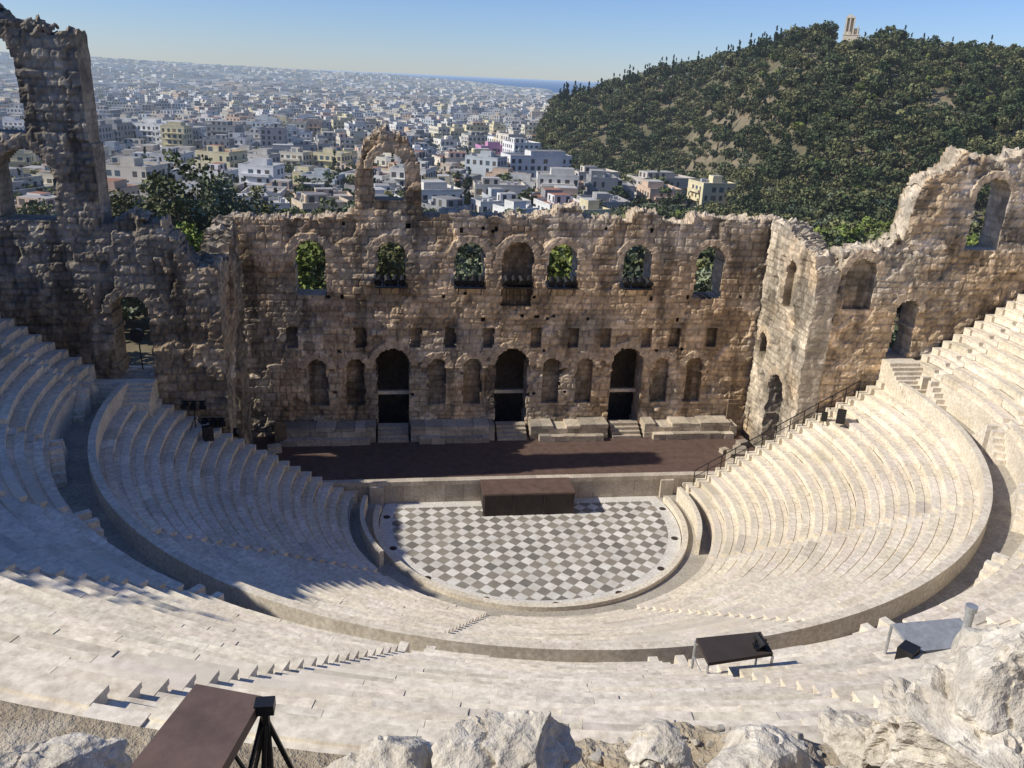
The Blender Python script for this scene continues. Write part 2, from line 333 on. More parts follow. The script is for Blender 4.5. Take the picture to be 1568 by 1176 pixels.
for x,y,s in((15.6,2.2,1.1),(16.3,3.2,.9),(16.7,1.4,.9),(15.2,3.4,.6),(17,4.4,.8),(14.9,1.3,.8),(-16.8,5,.9),(-17.2,3.6,1.1),(-16.2,6,.6)):
    b.box(x-s/2,x+s/2,y-s*.35,y+s*.35,1.57,1.57+s*.55,random.uniform(.8,1.2),rot=random.uniform(-.6,.6))
b.obj("fallen_stone_blocks",M_side)
b=B();b.box(16.6,17.5,6.95,7.05,2.7,4.3);b.box(16.6,17.5,6.9,6.95,3.9,4.0,.7);b.box(-16.9,-16.1,6.1,6.2,1.6,3.3);b.obj("wooden_board",M_wood)
# ------------------------------------------------------------------ stage
st=empty("stage");b=B();b.box(-18.2,17.8,.45,YW+1.9,1.3,1.57);b.obj("deck",M_deck,st)
b=B();x=-14.3
while x<14.7:
    xx=min(x+random.uniform(.9,1.5),14.7);b.box(x+.006,xx-.006,-.0+random.uniform(0,.02),.43,0,1.28,random.uniform(.85,1.12));x=xx
x=-14.3
while x<14.7:
    xx=min(x+random.uniform(1.4,2.2),14.7);b.box(x+.004,xx-.004,-.06,.46,1.285,1.575,random.uniform(.9,1.15));x=xx
b.box(-10.2,-9.3,-.25,.0,0,1.3,1.1);b.box(9.4,10.3,-.25,.0,0,1.3,1.1)
b.obj("front_wall",M_sfront,st)
b=B();b.box(-2.98,3.0,-2.2,-.07,1.5,1.62,1.);b.obj("stage_extension",M_deck,st)
b=B();b.box(-2.9,2.92,-2.13,-.1,0,1.49);
for x in(-2.97,-1,1,2.93):b.box(x-.03,x+.03,-2.19,-2.14,0,1.5,.6)
b.obj("extension_skirt",M_deck2,st)
# ------------------------------------------------------------------ cavea
YC=-2.8
D=math.radians
def pol(r,t,z):return(r*math.sin(t),YC-r*math.cos(t),z)
def arcstrip(name,r0,r1,z,mat,ye=None,n=160,h=0,parent=None,col=1.,ts=None):
    v=[];f=[]
    def lim(r):return math.acos(max(-1,min(1,(YC-ye)/r)))
    prof=[(r0,z-h),(r0,z),(r1,z),(r1,z-h)] if h else [(r0,z),(r1,z)]
    k=len(prof)
    for i in range(n+1):
        for r,zz in prof:
            t=lim(r)*(2*i/n-1) if ts is None else ts[0]+(ts[1]-ts[0])*i/n
            v.append(pol(r,t,zz))
    for i in range(n):
        for j in range(k-1):f.append((i*k+j,i*k+j+1,(i+1)*k+j+1,(i+1)*k+j))
    if h:f.append(tuple(range(k)));f.append(tuple(n*k+j for j in range(k))[::-1])
    return mk(name,v,f,mat,col=np.full(len(v),col),parent=parent)
cav=empty("seating_tiers")
def tier(name,r0,z0,n,run,rise,stairs,ye):
    v=[];f=[];c=[]
    prof=[(.06,-.02),(.06,rise-.12),(0,rise-.10),(0,rise),(.40,rise),(.42,rise-.035),(run+.07,rise-.035),(run+.07,0)]
    for i in range(n):
        r=r0+i*run;z=z0+i*rise;tm=math.acos((YC-ye)/r);hw=.42/r
        bs=[-tm]+[s for s in sorted(stairs)]+[tm]
        rt=random.uniform(.95,1.04)
        for k in range(len(bs)-1):
            a=bs[k]+(hw if k>0 else 0);e=bs[k+1]-(hw if k<len(bs)-2 else 0);Ln=(e-a)*r;nb=max(1,int(Ln/random.uniform(1.3,1.8)))
            cuts=[a]+sorted(a+(e-a)*(q+random.uniform(-.2,.2))/nb for q in range(1,nb))+[e]
            for q in range(nb):
                a0,a1=cuts[q]+.004/r,cuts[q+1]-.004/r;dr=random.gauss(0,.014);dz=random.gauss(0,.009);cc=rt*random.uniform(.90,1.06)
                if random.random()<.05:cc*=.84
                tw=np.array([1,random.uniform(.975,1.0),random.uniform(.93,1.0)])*cc
                base=len(v);ns=3
                for m in range(ns):
                    t=a0+(a1-a0)*m/(ns-1)
                    for pr,pz in prof:v.append(pol(r+pr+dr,t,z+pz+dz));c.append(tw)
                K=len(prof)
                for m in range(ns-1):
                    for j in range(K-2):f.append((base+m*K+j,base+m*K+j+1,base+(m+1)*K+j+1,base+(m+1)*K+j))
                f.append(tuple(base+j for j in range(K))[::-1]);f.append(tuple(base+(ns-1)*K+j for j in range(K)))
        for s in stairs:
            for hh in(0,1):
                ra,rb=r+hh*run/2,r+(hh+1)*run/2+.02;zt=z+(hh+1)*rise/2;base=len(v);cc=random.uniform(.82,1.02)
                for rr in(ra,rb):
                    for zz in(zt-rise,zt):
                        for sg in(-1,1):v.append(pol(rr,s+sg*.415/rr,zz));c.append(np.ones(3)*cc)
                f+=[(base,base+1,base+3,base+2),(base+2,base+3,base+7,base+6),(base,base+2,base+6,base+4),(base+1,base+5,base+7,base+3)]
    return mk(name,v,f,M_marble,col=np.array(c),parent=cav)
YE=-.75
tier("lower_tier",11.5,.55,19,.66,.392,[D(-54),D(-18),D(18),D(54)],YE)
zd=.55+19*.392
arcstrip("lower_parapet",24.06,24.42,8.96,M_par,ye=YE,h=1.1,parent=cav)
arcstrip("diazoma_walkway",24.40,26.1,zd,M_walk,ye=YE,parent=cav)
arcstrip("upper_podium",26.0,26.3,zd+1.45,M_par,ye=YE,h=1.6,parent=cav)
ups=[D(a) for a in(-90,-72,-54,-36,-18,0,18,36,54,72,90)]
NU=20
tier("upper_tier",26.2,zd+1.45,NU,.665,.463,ups,YE)
zt=zd+1.45+NU*.463
arcstrip("top_walkway",26.2+NU*.665-.05,43,zt+.03,M_dirt,ye=YE,h=.3,parent=cav)
b=B()
for s in ups:
    for side in(-1,1):
        for k in range(5):
            t=s+side*(.45+k*.3)/25.7
            p=pol(25.7,t,0);b.box(p[0]-.15,p[0]+.15,p[1]-.28,p[1]+.28,zd,zd+1.45-k*.29,.95,rot=t)
b.obj("podium_steps",M_marble,cav)
orc=empty("orchestra")
def disc(name,r,ye,z,mat,n=128):
    t=math.acos((YC-ye)/r);v=[pol(r,-t+2*t*i/n,z) for i in range(n+1)];return mk(name,v,[tuple(range(n+1))],mat,col=np.ones(n+1),parent=orc)
M_ring=stone("white_marble_ring",(.74,.71,.65),(.62,.59,.53),None,.9,False,.2,.02,.6)
disc("ring_paving",9.55,-.02,.012,M_ring);disc("checker_floor",8.75,-.75,.02,M_tiles)
b=B();
for t in range(-4,5):
    p=pol(9.15,D(t*24),.03);b.cyl((p[0],p[1],.01),(p[0],p[1],.025),.22,n=16)
b.obj("drain_covers",M_deck2,orc)
arcstrip("orchestra_parapet",9.6,9.95,.42,M_par,ye=-.9,h=.42,parent=orc)
arcstrip("orchestra_walkway",9.9,11.6,.15,M_walk,ye=.0,parent=orc)
arcstrip("first_row_wall",11.35,11.6,.62,M_par,ye=YE,h=.5,parent=orc)
b=B();b.box(-19,19,-1.2,.5,-.5,.0);b.obj("parodos_paving",M_walk,orc)
for sg in(-1,1):arcstrip("passage_wall",10.45,10.72,1.15,M_par,n=30,h=1.15,parent=orc,ts=(sg*D(62),sg*D(100)))
for sg in(-1,1):
    b=B()
    for i in range(20):
        x0=11.2+i*.66;b.box(min(sg*x0,sg*(x0+.66)),max(sg*x0,sg*(x0+.66)),-.78,-.15,-.4,.72+i*.392+.25,random.uniform(.85,1.1))
    for i in range(NU):
        x0=26+i*.665;b.box(min(sg*x0,sg*(x0+.665)),max(sg*x0,sg*(x0+.665)),-.78,-.12,7,9.6+i*.463+.2,random.uniform(.85,1.1))
    zl=9.85 if sg>0 else 8.88;nst=int(round((zl-zd)/.23))
    xa,xb=(24.0,26.2) if sg>0 else(-26.2,-22.6)
    b.box(xa,xb,-.9,2.3,5,zl,.9)
    for k in range(nst):b.box(xa+.01,xb-.01,-.9-(k+1)*.3,-.9-k*.3+.01,5,zl-(k+1)*(zl-zd)/(nst+1),random.uniform(.8,1.))
    b.box(min(sg*11,sg*24.0),max(sg*11,sg*24.0),-.14,.12,-.4,1.,.8)
    for i in range(18):
        x0=12+i*.66;b.box(min(sg*x0,sg*(x0+.66)),max(sg*x0,sg*(x0+.66)),-.16,.12,0,.6+i*.392,.8)
    b.obj("analemma_wall",M_par)
# ------------------------------------------------------------------ terrain
def smooth(a,b_,x):return ss((x-a)/(b_-a))
def TZ(x,y):
    x=np.asarray(x,float);y=np.asarray(y,float);dx=x-CX;dy=y-CY;d=np.hypot(dx,dy);az=np.degrees(np.arctan2(dx,dy))
    rc=np.hypot(x,y-YC)
    z=np.interp(d,[0,60,110,150,250,330,500,1000,2000,3500,9000,60000],[0,0,-2,-5,-16,-20,-28,-42,-50,-55,-110,-130])
    ridge=np.interp(az,[-90,-30,-18,-10,0,5,8,12,60],[30,25,12,-2,-14,-40,-62,-70,-60])
    z=np.where((d>3500),z*0+(-55)*(1-smooth(3500,6000,d))+ridge*smooth(3500,6000,d),z)
    z=z*(1-smooth(6500,8500,d))+(-130)*smooth(6500,8500,d)
    z=z+(fbm(x*.002,y*.002,.5,3)-.5)*18*smooth(600,1500,d)
    el=np.interp(az,[9,10.9,16.6,20.6,24.7,28.2,31.6,37.3,50,70,100],[-2.,-1.2,.8,1.8,3,2.9,2.7,2.5,2,0,-3])
    Dr=np.interp(az,[9,18,25,60],[600,600,482,450]);df=np.interp(az,[9,19,23,30,60],[430,410,300,225,200])
    zr=CZ+Dr*np.tan(np.radians(el))-np.interp(az,[9,24,26,30,33],[7,7,1.5,1.5,6])
    q=np.clip((d-df)/(Dr-df),0,1);q=.45*q+.55*ss(q);back=1-smooth(0,1,(d-Dr)/500)
    k=smooth(8.3,10.6,az)*(1-smooth(75,100,az))
    z=z+k*(zr-z)*q*np.where(d>Dr,back,1)+k*(fbm(x*.02,y*.02,9.5,4)-.5)*8*smooth(200,330,d)*(1-smooth(450,500,d))
    up=25+np.clip(rc-48,0,200)*.12
    kk=(1-smooth(-12,22,y))*(1-smooth(150,500,rc));z=z*(1-kk)+up*kk
    return z
rs=[48.3]+list(np.geomspace(50,9500,95));na=540
v=[(0,YC,-.9)];f=[]
th=np.linspace(-math.pi,math.pi,na,endpoint=False)
v+=[(48.2*math.sin(t),YC-48.2*math.cos(t),-.9) for t in th]
for r in rs:
    X=r*np.sin(th);Y=YC-r*np.cos(th);Z=TZ(X,Y);v+=list(zip(X.tolist(),Y.tolist(),Z.tolist()))
for i in range(na):f.append((0,1+i,1+(i+1)%na))
for k in range(len(rs)):
    o=1+k*na
    for i in range(na):j=(i+1)%na;f.append((o+i,o+na+i,o+na+j,o+j))
mk("terrain_ground",v,f,M_ground,smooth=True)
n=96;v=[(80000*math.sin(2*math.pi*i/n),80000*math.cos(2*math.pi*i/n),-105) for i in range(n)];mk("sea",v,[tuple(range(n))],M_sea)
# ------------------------------------------------------------------ trees
def tree(name,h,cr,ch,nclump,nleaf,ls,mleaf,trunk=.25,cone=False,lift=.35,parent=None,seed=0,flat=.75):
    rg=np.random.default_rng(seed);b=B()
    hh=h*lift+.3*ch;px,py=0,0
    for k in range(1,4):
        nx_,ny_=px+rg.normal(0,.04*h*.3),py+rg.normal(0,.04*h*.3);b.cyl((px,py,hh*(k-1)/3),(nx_,ny_,hh*k/3),trunk*(1-.2*(k-1)),trunk*(1-.2*k),7,1.,1);px,py=nx_,ny_
    cz=h-ch/2;vs=[];cs=[]
    for k in range(nclump):
        while 1:
            p=rg.uniform(-1,1,3)
            if p@p<1 and p@p>.12:break
        if cone:
            zz=(p[2]+1)/2;rad=(1-zz)**.7;q=np.array([p[0]*cr*rad,p[1]*cr*rad,h-ch+zz*ch*.97]);cr0=cr*.38*(1-zz*.6)
        else:
            wob=1+.3*(vn(p[0]*2+seed,p[1]*2,p[2]*2)-.5)*2
            q=np.array([p[0]*cr*wob,p[1]*cr*wob,cz+p[2]*ch/2*wob]);cr0=cr*rg.uniform(.2,.36)
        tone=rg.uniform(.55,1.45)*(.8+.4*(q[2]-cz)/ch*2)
        if not cone and k<8:b.cyl((px,py,hh*.85),tuple(q),trunk*.35,trunk*.1,5,1.,1)
        dd=rg.normal(0,1,(nleaf,3));dd/=np.linalg.norm(dd,axis=1)[:,None];dd*=(rg.uniform(.3,1,nleaf)**.5)[:,None]*cr0;dd[:,2]*=flat
        c=q+dd;a=rg.normal(0,1,(nleaf,3));a/=np.linalg.norm(a,axis=1)[:,None];g=np.cross(a,rg.normal(0,1,(nleaf,3)));g/=np.linalg.norm(g,axis=1)[:,None]
        s=(ls*rg.uniform(.6,1.4,nleaf))[:,None]
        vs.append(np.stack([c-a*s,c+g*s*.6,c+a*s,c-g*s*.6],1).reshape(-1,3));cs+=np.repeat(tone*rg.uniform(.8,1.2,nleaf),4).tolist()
    vs=np.concatenate(vs);n0=len(b.v);b.v+=vs.tolist();b.c+=cs
    for k in range(len(vs)//4):b.f.append((n0+4*k,n0+4*k+1,n0+4*k+2,n0+4*k+3));b.m.append(0)
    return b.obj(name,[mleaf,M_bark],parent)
def scatter(name,pts,sc,child):
    v=[];f=[]
    for (x,y,z),s in zip(pts,sc):
        a=random.uniform(0,6.28);n=len(v)
        for k in range(4):v.append((x+s*.7071*math.cos(a+k*math.pi/2),y+s*.7071*math.sin(a+k*math.pi/2),z))
        f.append((n,n+1,n+2,n+3))
    o=mk(name,v,f,M_ground);o.instance_type='FACES';o.use_instance_faces_scale=True;o.instance_faces_scale=1.;o.show_instancer_for_render=False;o.show_instancer_for_viewport=False
    child.parent=o;return o
def polar(az,d):return CX+d*math.sin(math.radians(az)),CY+d*math.cos(math.radians(az))
pine=[tree("crown",7,3.0,4.6,22,18,.44,M_pine,.2,seed=i) for i in range(3)]
oliv=[tree("crown",5,2.7,3.6,22,18,.4,M_olive,.2,seed=10+i,lift=.2) for i in range(2)]
cyp=[tree("crown",10,1.1,9.4,40,12,.38,M_cyp,.15,cone=True,seed=20,lift=.05)]
bri=[tree("crown",6,3.1,4.2,22,20,.42,M_bright,.2,seed=30)]
P={k:[] for k in('p0','p1','p2','o0','o1','c0','b0')};Sc={k:[] for k in P}
def put(k,x,y,s,dz=-.2):P[k].append((x,y,float(TZ(x,y))+dz));Sc[k].append(s)
for i in range(4700):
    az=random.uniform(8.8,50);
    Dr=float(np.interp(az,[9,18,25,60],[600,600,482,450]));df=float(np.interp(az,[9,19,23,30,60],[420,400,280,215,190]))
    d=math.sqrt(random.uniform(df**2,(Dr+40)**2))
    if abs(az-28.2)<1.1 and d>450:continue
    x,y=polar(az,d);q=float(vn(x*.03,y*.03,3.3))*.5+float(vn(x*.1,y*.1,5.3))*.5
    if q<.345:continue
    k=random.random();big=1.3 if random.random()<.25 else 1.
    if k<.78:put('p%d'%random.randint(0,2),x,y,random.uniform(.5,1.2)*big)
    elif k<.86:put('o%d'%random.randint(0,1),x,y,random.uniform(.7,1.1))
    elif k<.95:put('c0',x,y,random.uniform(.6,1.3))
    else:put('b0',x,y,random.uniform(.5,1.0))
for i in range(80):
    az=random.uniform(10.8,24.5);Dr=float(np.interp(az,[9,18,25,60],[600,600,482,450]));x,y=polar(az,Dr+random.uniform(-22,5));put('c0',x,y,random.uniform(.9,1.6))
for i in range(14):
    az=random.gauss(11.2,.35);x,y=polar(az,590);put('c0',x,y,random.uniform(1.1,1.9))
for i in range(2300):
    az=random.uniform(-40,60);d=math.sqrt(random.uniform(85**2,345**2));x,y=polar(az,d)
    if y<18 or (az>23 and d>290):continue
    if az<14 and d>225 and random.random()<.5:continue
    if d>300 and az<20 and random.random()<.5:continue
    k=random.random();s=random.uniform(.7,1.25)
    if k<.66:put('o%d'%random.randint(0,1),x,y,s*1.1)
    elif k<.9:put('p%d'%random.randint(0,2),x,y,s)
    elif k<.93:put('c0',x,y,s*.8)
    else:put('b0',x,y,s)
for i in range(60):
    az=random.uniform(26,42);d=random.uniform(205,250);x,y=polar(az,d);put('b0',x,y,random.uniform(1.,1.7))
for i in range(3300):
    az=random.uniform(-32,20);d=random.uniform(330,2300)*random.uniform(.5,1)+100
    if d<270 or (az>9 and d>400):continue
    x,y=polar(az,d);put(random.choice(['p0','p1','p2','o0','c0']),x,y,random.uniform(.9,1.8))
nm={'p0':'pine_trees','p1':'pine_trees','p2':'pine_trees','o0':'olive_trees','o1':'olive_trees','c0':'cypress_trees','b0':'broadleaf_trees'}
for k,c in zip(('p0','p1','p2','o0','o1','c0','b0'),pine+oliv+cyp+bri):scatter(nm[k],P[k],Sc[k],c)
bigt=[(290,325,112,18.5,4.8,M_pine),(255,335,105,15.5,4.,M_pine),(335,340,108,16,4.4,M_olive),(372,345,118,14,3.8,M_pine),(180,330,120,14,4,M_pine),(275,370,92,12,3.8,M_bright),(310,372,96,11,3.6,M_bright),(855,400,84,13,4.2,M_bright),(480,410,80,13.5,4.3,M_bright),(600,400,84,13,4.5,M_pine),(720,400,80,12,4,M_olive),(980,410,80,11,4,M_olive),(1095,400,82,11,4,M_olive)]
for i,(px,py,d,h,cr,m) in enumerate(bigt):
    p=bp(px,py,dist=d);z=float(TZ(p[0],p[1]))
    o=tree("pine_tree" if m is M_pine else("olive_tree" if m is M_olive else "broadleaf_tree"),h,cr,h*.7,60,50,.30,m,.35,seed=50+i);o.location=(p[0],p[1],z)
for i,(x,y,z,h) in enumerate(((-45,-31,23.5,10),(-44,-36,23.5,9),(-48,-41,24,11),(-46,-24,22,7))):  # unseen pines added beyond the left rim to shadow the lower-left seats
    o=tree("pine_tree",h,3.6,h*.55,34,40,.32,M_pine,.3,seed=80+i);o.location=(x,y,z)
# ------------------------------------------------------------------ city
class City:
    def __init__(s):s.v=[];s.f=[];s.c=[];s.m=[];s.uv=[]
    def box(s,cx,cy,z0,z1,w,dp,a,col,roof,win=True):
        ca,sa=math.cos(a),math.sin(a);q=[(cx+X*ca-Y*sa,cy+X*sa+Y*ca) for X,Y in((-w/2,-dp/2),(w/2,-dp/2),(w/2,dp/2),(-w/2,dp/2))]
        ou=random.randint(0,400)*3.1;ov=random.randint(0,400)*3.1
        for i in range(4):
            j=(i+1)%4;n=len(s.v);L=w if i%2==0 else dp
            s.v+=[(*q[i],z0),(*q[j],z0),(*q[j],z1),(*q[i],z1)];s.f.append((n,n+1,n+2,n+3));s.c+=[col]*4
            if win:s.uv+=[(ou,ov),(ou+L,ov),(ou+L,ov+z1-z0),(ou,ov+z1-z0)]
            else:s.uv+=[(ou,ov)]*4
            s.m.append(0 if win else 1)
        n=len(s.v);s.v+=[(*p,z1) for p in q];s.f.append((n,n+1,n+2,n+3));s.c+=[roof]*4;s.uv+=[(0,0)]*4;s.m.append(1)
    def obj(s,name):return mk(name,s.v,s.f,[M_cw,M_cr],col=np.array(s.c),mi=s.m,uv=s.uv)
walls=[(.70,.69,.66),(.64,.58,.48),(.54,.51,.46),(.76,.76,.74),(.38,.37,.36),(.58,.48,.36),(.68,.63,.50),(.30,.30,.30),(.72,.69,.62),(.62,.46,.34),(.50,.54,.56),(.68,.60,.38)]
roofs=[(.36,.34,.31),(.43,.41,.38),(.25,.24,.23),(.54,.52,.49),(.38,.17,.10)]
def building(Ct,x,y,zb,w,dp,h,a,detail,col=None,roof=None):
    col=col or random.choice(walls);roof=roof or random.choices(roofs,[3,3,3,1.6,1.3])[0]
    fl=max(2,int(h/3.1));h=fl*3.1
    Ct.box(x,y,zb-6,zb,w,dp,a,col,roof,False);Ct.box(x,y,zb,zb+h,w,dp,a,col,roof)
    if detail>=1:
        k=random.uniform(.3,.6);ox,oy=random.uniform(-.2,.2)*w,random.uniform(-.2,.2)*dp
        Ct.box(x+ox*math.cos(a)-oy*math.sin(a),y+ox*math.sin(a)+oy*math.cos(a),zb+h,zb+h+2.7,w*k,dp*k,a,col,roof,random.random()<.5)
    if detail>=2:
        for e in(-1,1):
            Ct.box(x-e*(dp/2-.15)*math.sin(a),y+e*(dp/2-.15)*math.cos(a),zb+h-.01,zb+h+.8,w,.3,a,col,col,False)
            Ct.box(x+e*(w/2-.15)*math.cos(a),y+e*(w/2-.15)*math.sin(a),zb+h-.02,zb+h+.8,.3,dp-.6,a,col,col,False)
        bc=tuple(min(.8,c*1.1) for c in col);bs=random.random()
        for k in range(1,fl):
            if bs<.75:
                Ct.box(x+(dp/2+.6)*math.sin(a),y-(dp/2+.6)*math.cos(a),zb+k*3.1-.12,zb+k*3.1+(.85 if bs<.4 else .06),w*.8,1.2,a,bc,bc,False)
            if bs>.3:Ct.box(x-(w/2+.55)*math.cos(a),y-(w/2+.55)*math.sin(a),zb+k*3.1-.12,zb+k*3.1+(.85 if bs>.6 else .06),1.1,dp*.7,a,bc,bc,False)
        for k in range(random.randint(2,6)):
            ox,oy=random.uniform(-.42,.42)*w,random.uniform(-.42,.42)*dp;s=random.uniform(.5,1.6)
            Ct.box(x+ox*math.cos(a)-oy*math.sin(a),y+ox*math.sin(a)+oy*math.cos(a),zb+h,zb+h+random.uniform(.6,1.6),s,s*.8,a,(.5,.5,.5),(.6,.6,.6),False)
Ct=City();d=250.
heroes=[(1010,300,372,26,14,10,.25,(.50,.46,.40)),(820,262,400,30,14,16,.2,(.76,.75,.72)),(752,225,520,16,14,17,.15,(.58,.28,.45)),(700,250,430,22,14,13,.25,(.7,.62,.5)),(905,300,390,20,14,10,.2,(.66,.6,.5)),(220,290,345,24,14,10,-.25,(.74,.73,.71)),(430,262,470,20,14,14,.1,(.45,.44,.42)),(660,215,700,26,18,18,.2,(.6,.6,.58)),(475,300,360,26,12,9,.2,(.72,.71,.69)),(850,305,350,22,12,9,.3,(.6,.38,.28))]
hp=[]
for px,py,dd,w_,dp_,h_,a_,c_ in heroes:
    p=bp(px,py,dist=dd);hp.append((p[0],p[1]));cc=City();building(cc,p[0],p[1],float(TZ(p[0],p[1])),w_,dp_,h_,a_,2,c_);cc.obj("apartment_building")
cnt=0
while d<7300:
    s=float(np.interp(d,[250,800,1500,3000,7000],[18,21,25,36,54]));az=-33.
    amax=13. if d<330 else(18. if d<395 else(7.7 if d<900 else 9.6))
    while az<amax:
        az+=math.degrees(s/d)*random.uniform(.85,1.2);x,y=polar(az,d+random.uniform(-.3,.3)*s)
        dist=float(vn(x*.006,y*.006,1.5));a=(dist-.5)*2.4+random.choice([0,0,0,math.pi/2])
        if random.random()<.08 or float(vn(x*.012,y*.012,8.5))<.15:continue
        if any(math.hypot(x-q[0],y-q[1])<21 for q in hp):continue
        h=random.uniform(8,24) if d>500 else random.uniform(6,16)
        if d<310:h=random.uniform(6,10)
        if d>3000:h=random.uniform(9,26)
        w_,dp_=s*random.uniform(.5,.97),s*random.uniform(.45,.9);zb=float(TZ(x,y))
        if d<430:
            cc=City();building(cc,x,y,zb,w_,dp_,h,a,2);cc.obj("apartment_building")
        else:building(Ct,x,y,zb,w_,dp_,h,a,2 if d<800 else(1 if d<2200 else 0))
        cnt+=1
    d+=s*random.uniform(.85,1.05)
Ct.obj("distant_city_buildings")
# ------------------------------------------------------------------ monument on the hill
p=bp(1303,60,dist=478);mz=float(TZ(p[0],p[1]));b=B()
def mb(x0,x1,y0,y1,z0,z1,c=1.):b.box(x0,x1,y0,y1,z0,z1,c)
mb(-4.2,4.2,-2,2,-3,.8);mb(-3.9,3.9,-1.7,1.7,.8,3.2,.95);mb(-4.1,4.1,-1.9,1.9,3.2,3.6)
mb(-3.8,-.6,-1.5,1.4,3.6,4.8)
for x0,x1,h in((-3.8,-3.0,11.2),(-1.9,-1.3,12.0),(0,.7,11.6),(2.2,2.9,7.6)):mb(x0,x1,-1.6,-.4,3.6,h)
mb(-3.7,.5,-.3,1.2,3.6,10.9,.8);mb(.5,3.2,-.3,1.2,3.6,6.4,.85);mb(-3.8,.6,-1.65,1.3,10.9,11.6);mb(-2.9,-.9,-1.5,1.2,11.6,12.6,.9)
mo=b.obj("hill_monument",M_par);mo.location=(p[0],p[1],mz);mo.rotation_euler=(0,0,-.5)
# ------------------------------------------------------------------ rim wall and foreground
def rimtop(t):
    return np.interp(t,[-110,-95,-80,-66,-57,-50,-40,-30,-25,-12.,-10.8,-9,-6,0,12,30,110],[24,24.6,24.7,24.9,25.,23.2,21.5,20.2,19.6,19.6,20.45,20.75,20.95,21.0,20.9,21.5,22])  # left stretch, out of view, is raised to cast shade over the left seats
def rimnoise(X,Y):return (fbm(X*1.1,Y*1.1,2.5,5)-.5),(fbm(X*4,Y*4,7.5,5)-.5)
ths=np.concatenate([np.linspace(-97,-22,220),np.linspace(-21.6,12,520),np.linspace(12.4,97,160)])
rr=np.concatenate([[40.6,40.7,40.8,40.95],np.linspace(41.1,48.5,110),[50,54]])
T,Rr=np.meshgrid(ths,rr,indexing='ij');rt=rimtop(T);X=Rr*np.sin(np.radians(T));Y=YC-Rr*np.cos(np.radians(T))
k=(Rr-41)/7;Z=rt+(24.95-rt)*np.clip(k,0,1)**1.35*np.where(Rr>41,1,0)
na_,nb_=rimnoise(X,Y);Z=Z+na_*.85*np.clip((Rr-40.9)*3,0,1)*np.clip((48-Rr)/2,.25,1)+nb_*.36
rag=(fbm(X*.5,Y*.5,12.5,4)-.5)*2.2*np.clip((-T-40)/15,0,1)*np.clip((43-Rr)/1.,0,1);Z=Z+rag
Z=np.where(Rr<40.65,zt-1,Z);Z=np.where((Rr>=40.65)&(Rr<40.75),zt+.4,Z);Z=np.where((Rr>=40.75)&(Rr<40.9),rt-.6,Z);Z=np.where((Rr>=40.9)&(Rr<41.),rt-.2,Z)
jit=(fbm(X*2,Y*2,Z*2,4)-.5)*.9;X=X+jit*np.sin(np.radians(T));Y=Y-jit*np.cos(np.radians(T))
nr=len(rr);v=np.stack([X.ravel(),Y.ravel(),Z.ravel()],1)
gi=np.arange(len(v)).reshape(len(ths),nr);f=np.stack([gi[:-1,:-1].ravel(),gi[1:,:-1].ravel(),gi[1:,1:].ravel(),gi[:-1,1:].ravel()],1)
mk("rim_rubble_wall",v,f,M_dirt)
def ico(sub):
    import bmesh
    bm=bmesh.new();bmesh.ops.create_icosphere(bm,subdivisions=sub,radius=1);v=np.array([x.co[:] for x in bm.verts]);f=[[q.index for q in x.verts] for x in bm.faces];bm.free();return v,f
IV,IF=ico(6);IV2,IF2=ico(2)
def rock(name,c,s,seed,rz=0,V=IV,Fc=IF,mat=M_rock,amp=1.):
    rg=np.random.default_rng(seed);v=V.copy()
    for k in range(15):
        n=rg.normal(0,1,3);n/=np.linalg.norm(n);lim=rg.uniform(.5,.8);dd=v@n;v=v-np.outer(np.clip(dd-lim,0,None)*.97,n)
    if len(V)>1000:
        q=v*np.array(s);sc=1/np.mean(s)
        dsp=(fbm(q[:,0]*1.5+seed,q[:,1]*1.5,q[:,2]*1.5,4)-.5)*.42*sc+(fbm(q[:,0]*8+seed,q[:,1]*8,q[:,2]*8,4)-.5)*.10*sc
        pit=ss((fbm(q[:,0]*6+seed,q[:,1]*6,q[:,2]*6,3)-.58)/.06)*.04*sc
        crk=np.abs(fbm(q[:,0]*1.6+seed,q[:,1]*1.6,q[:,2]*1.6,3)-.5);pit=pit+(1-ss(crk/.015))*.05*sc
        v=v+V*(dsp*amp-pit)[:,None]
    v=v*np.array(s);ca,sa=math.cos(rz),math.sin(rz);v=np.stack([v[:,0]*ca-v[:,1]*sa,v[:,0]*sa+v[:,1]*ca,v[:,2]],1)
    return mk(name,v+np.array(c),Fc,mat)
for i,(px,py,z,s,rz) in enumerate([(800,1130,21.9,(.68,.5,.5),.3),(1530,1115,23.0,(.82,.92,.78),.5),(1590,1040,23.3,(.62,.7,.72),1.),(590,1180,21.5,(.5,.35,.28),.1),(40,1180,20.9,(.75,.5,.42),.2),(1170,1150,21.9,(.40,.33,.2),.6),(1400,1110,22.5,(.38,.48,.32),.2),(1010,1140,21.9,(.3,.28,.2),1.2),(1330,1125,22.2,(.28,.25,.18),2.)]):
    p=bp(px,py,zz=z);rock("foreground_boulder",(p[0],p[1],p[2]-s[2]*.3),s,200+i,rz)
rv=rock("stone",(0,0,0),(1,.8,.65),321,0,IV2,IF2)
rv2=rock("stone",(0,0,0),(1,.7,.5),327,0,IV2,IF2)
def rimz(x,y):
    r_=math.hypot(x,y-YC);t=math.degrees(math.atan2(x,-(y-YC)));q=float(rimtop(t));z=q+(24.95-q)*max(0,min(1,(r_-41)/7))**1.35
    a,b_=rimnoise(x,y);return z+float(a)*.85*min(1,max(.0,(r_-40.9)*3))*max(.25,min(1,(48-r_)/2))+float(b_)*.36
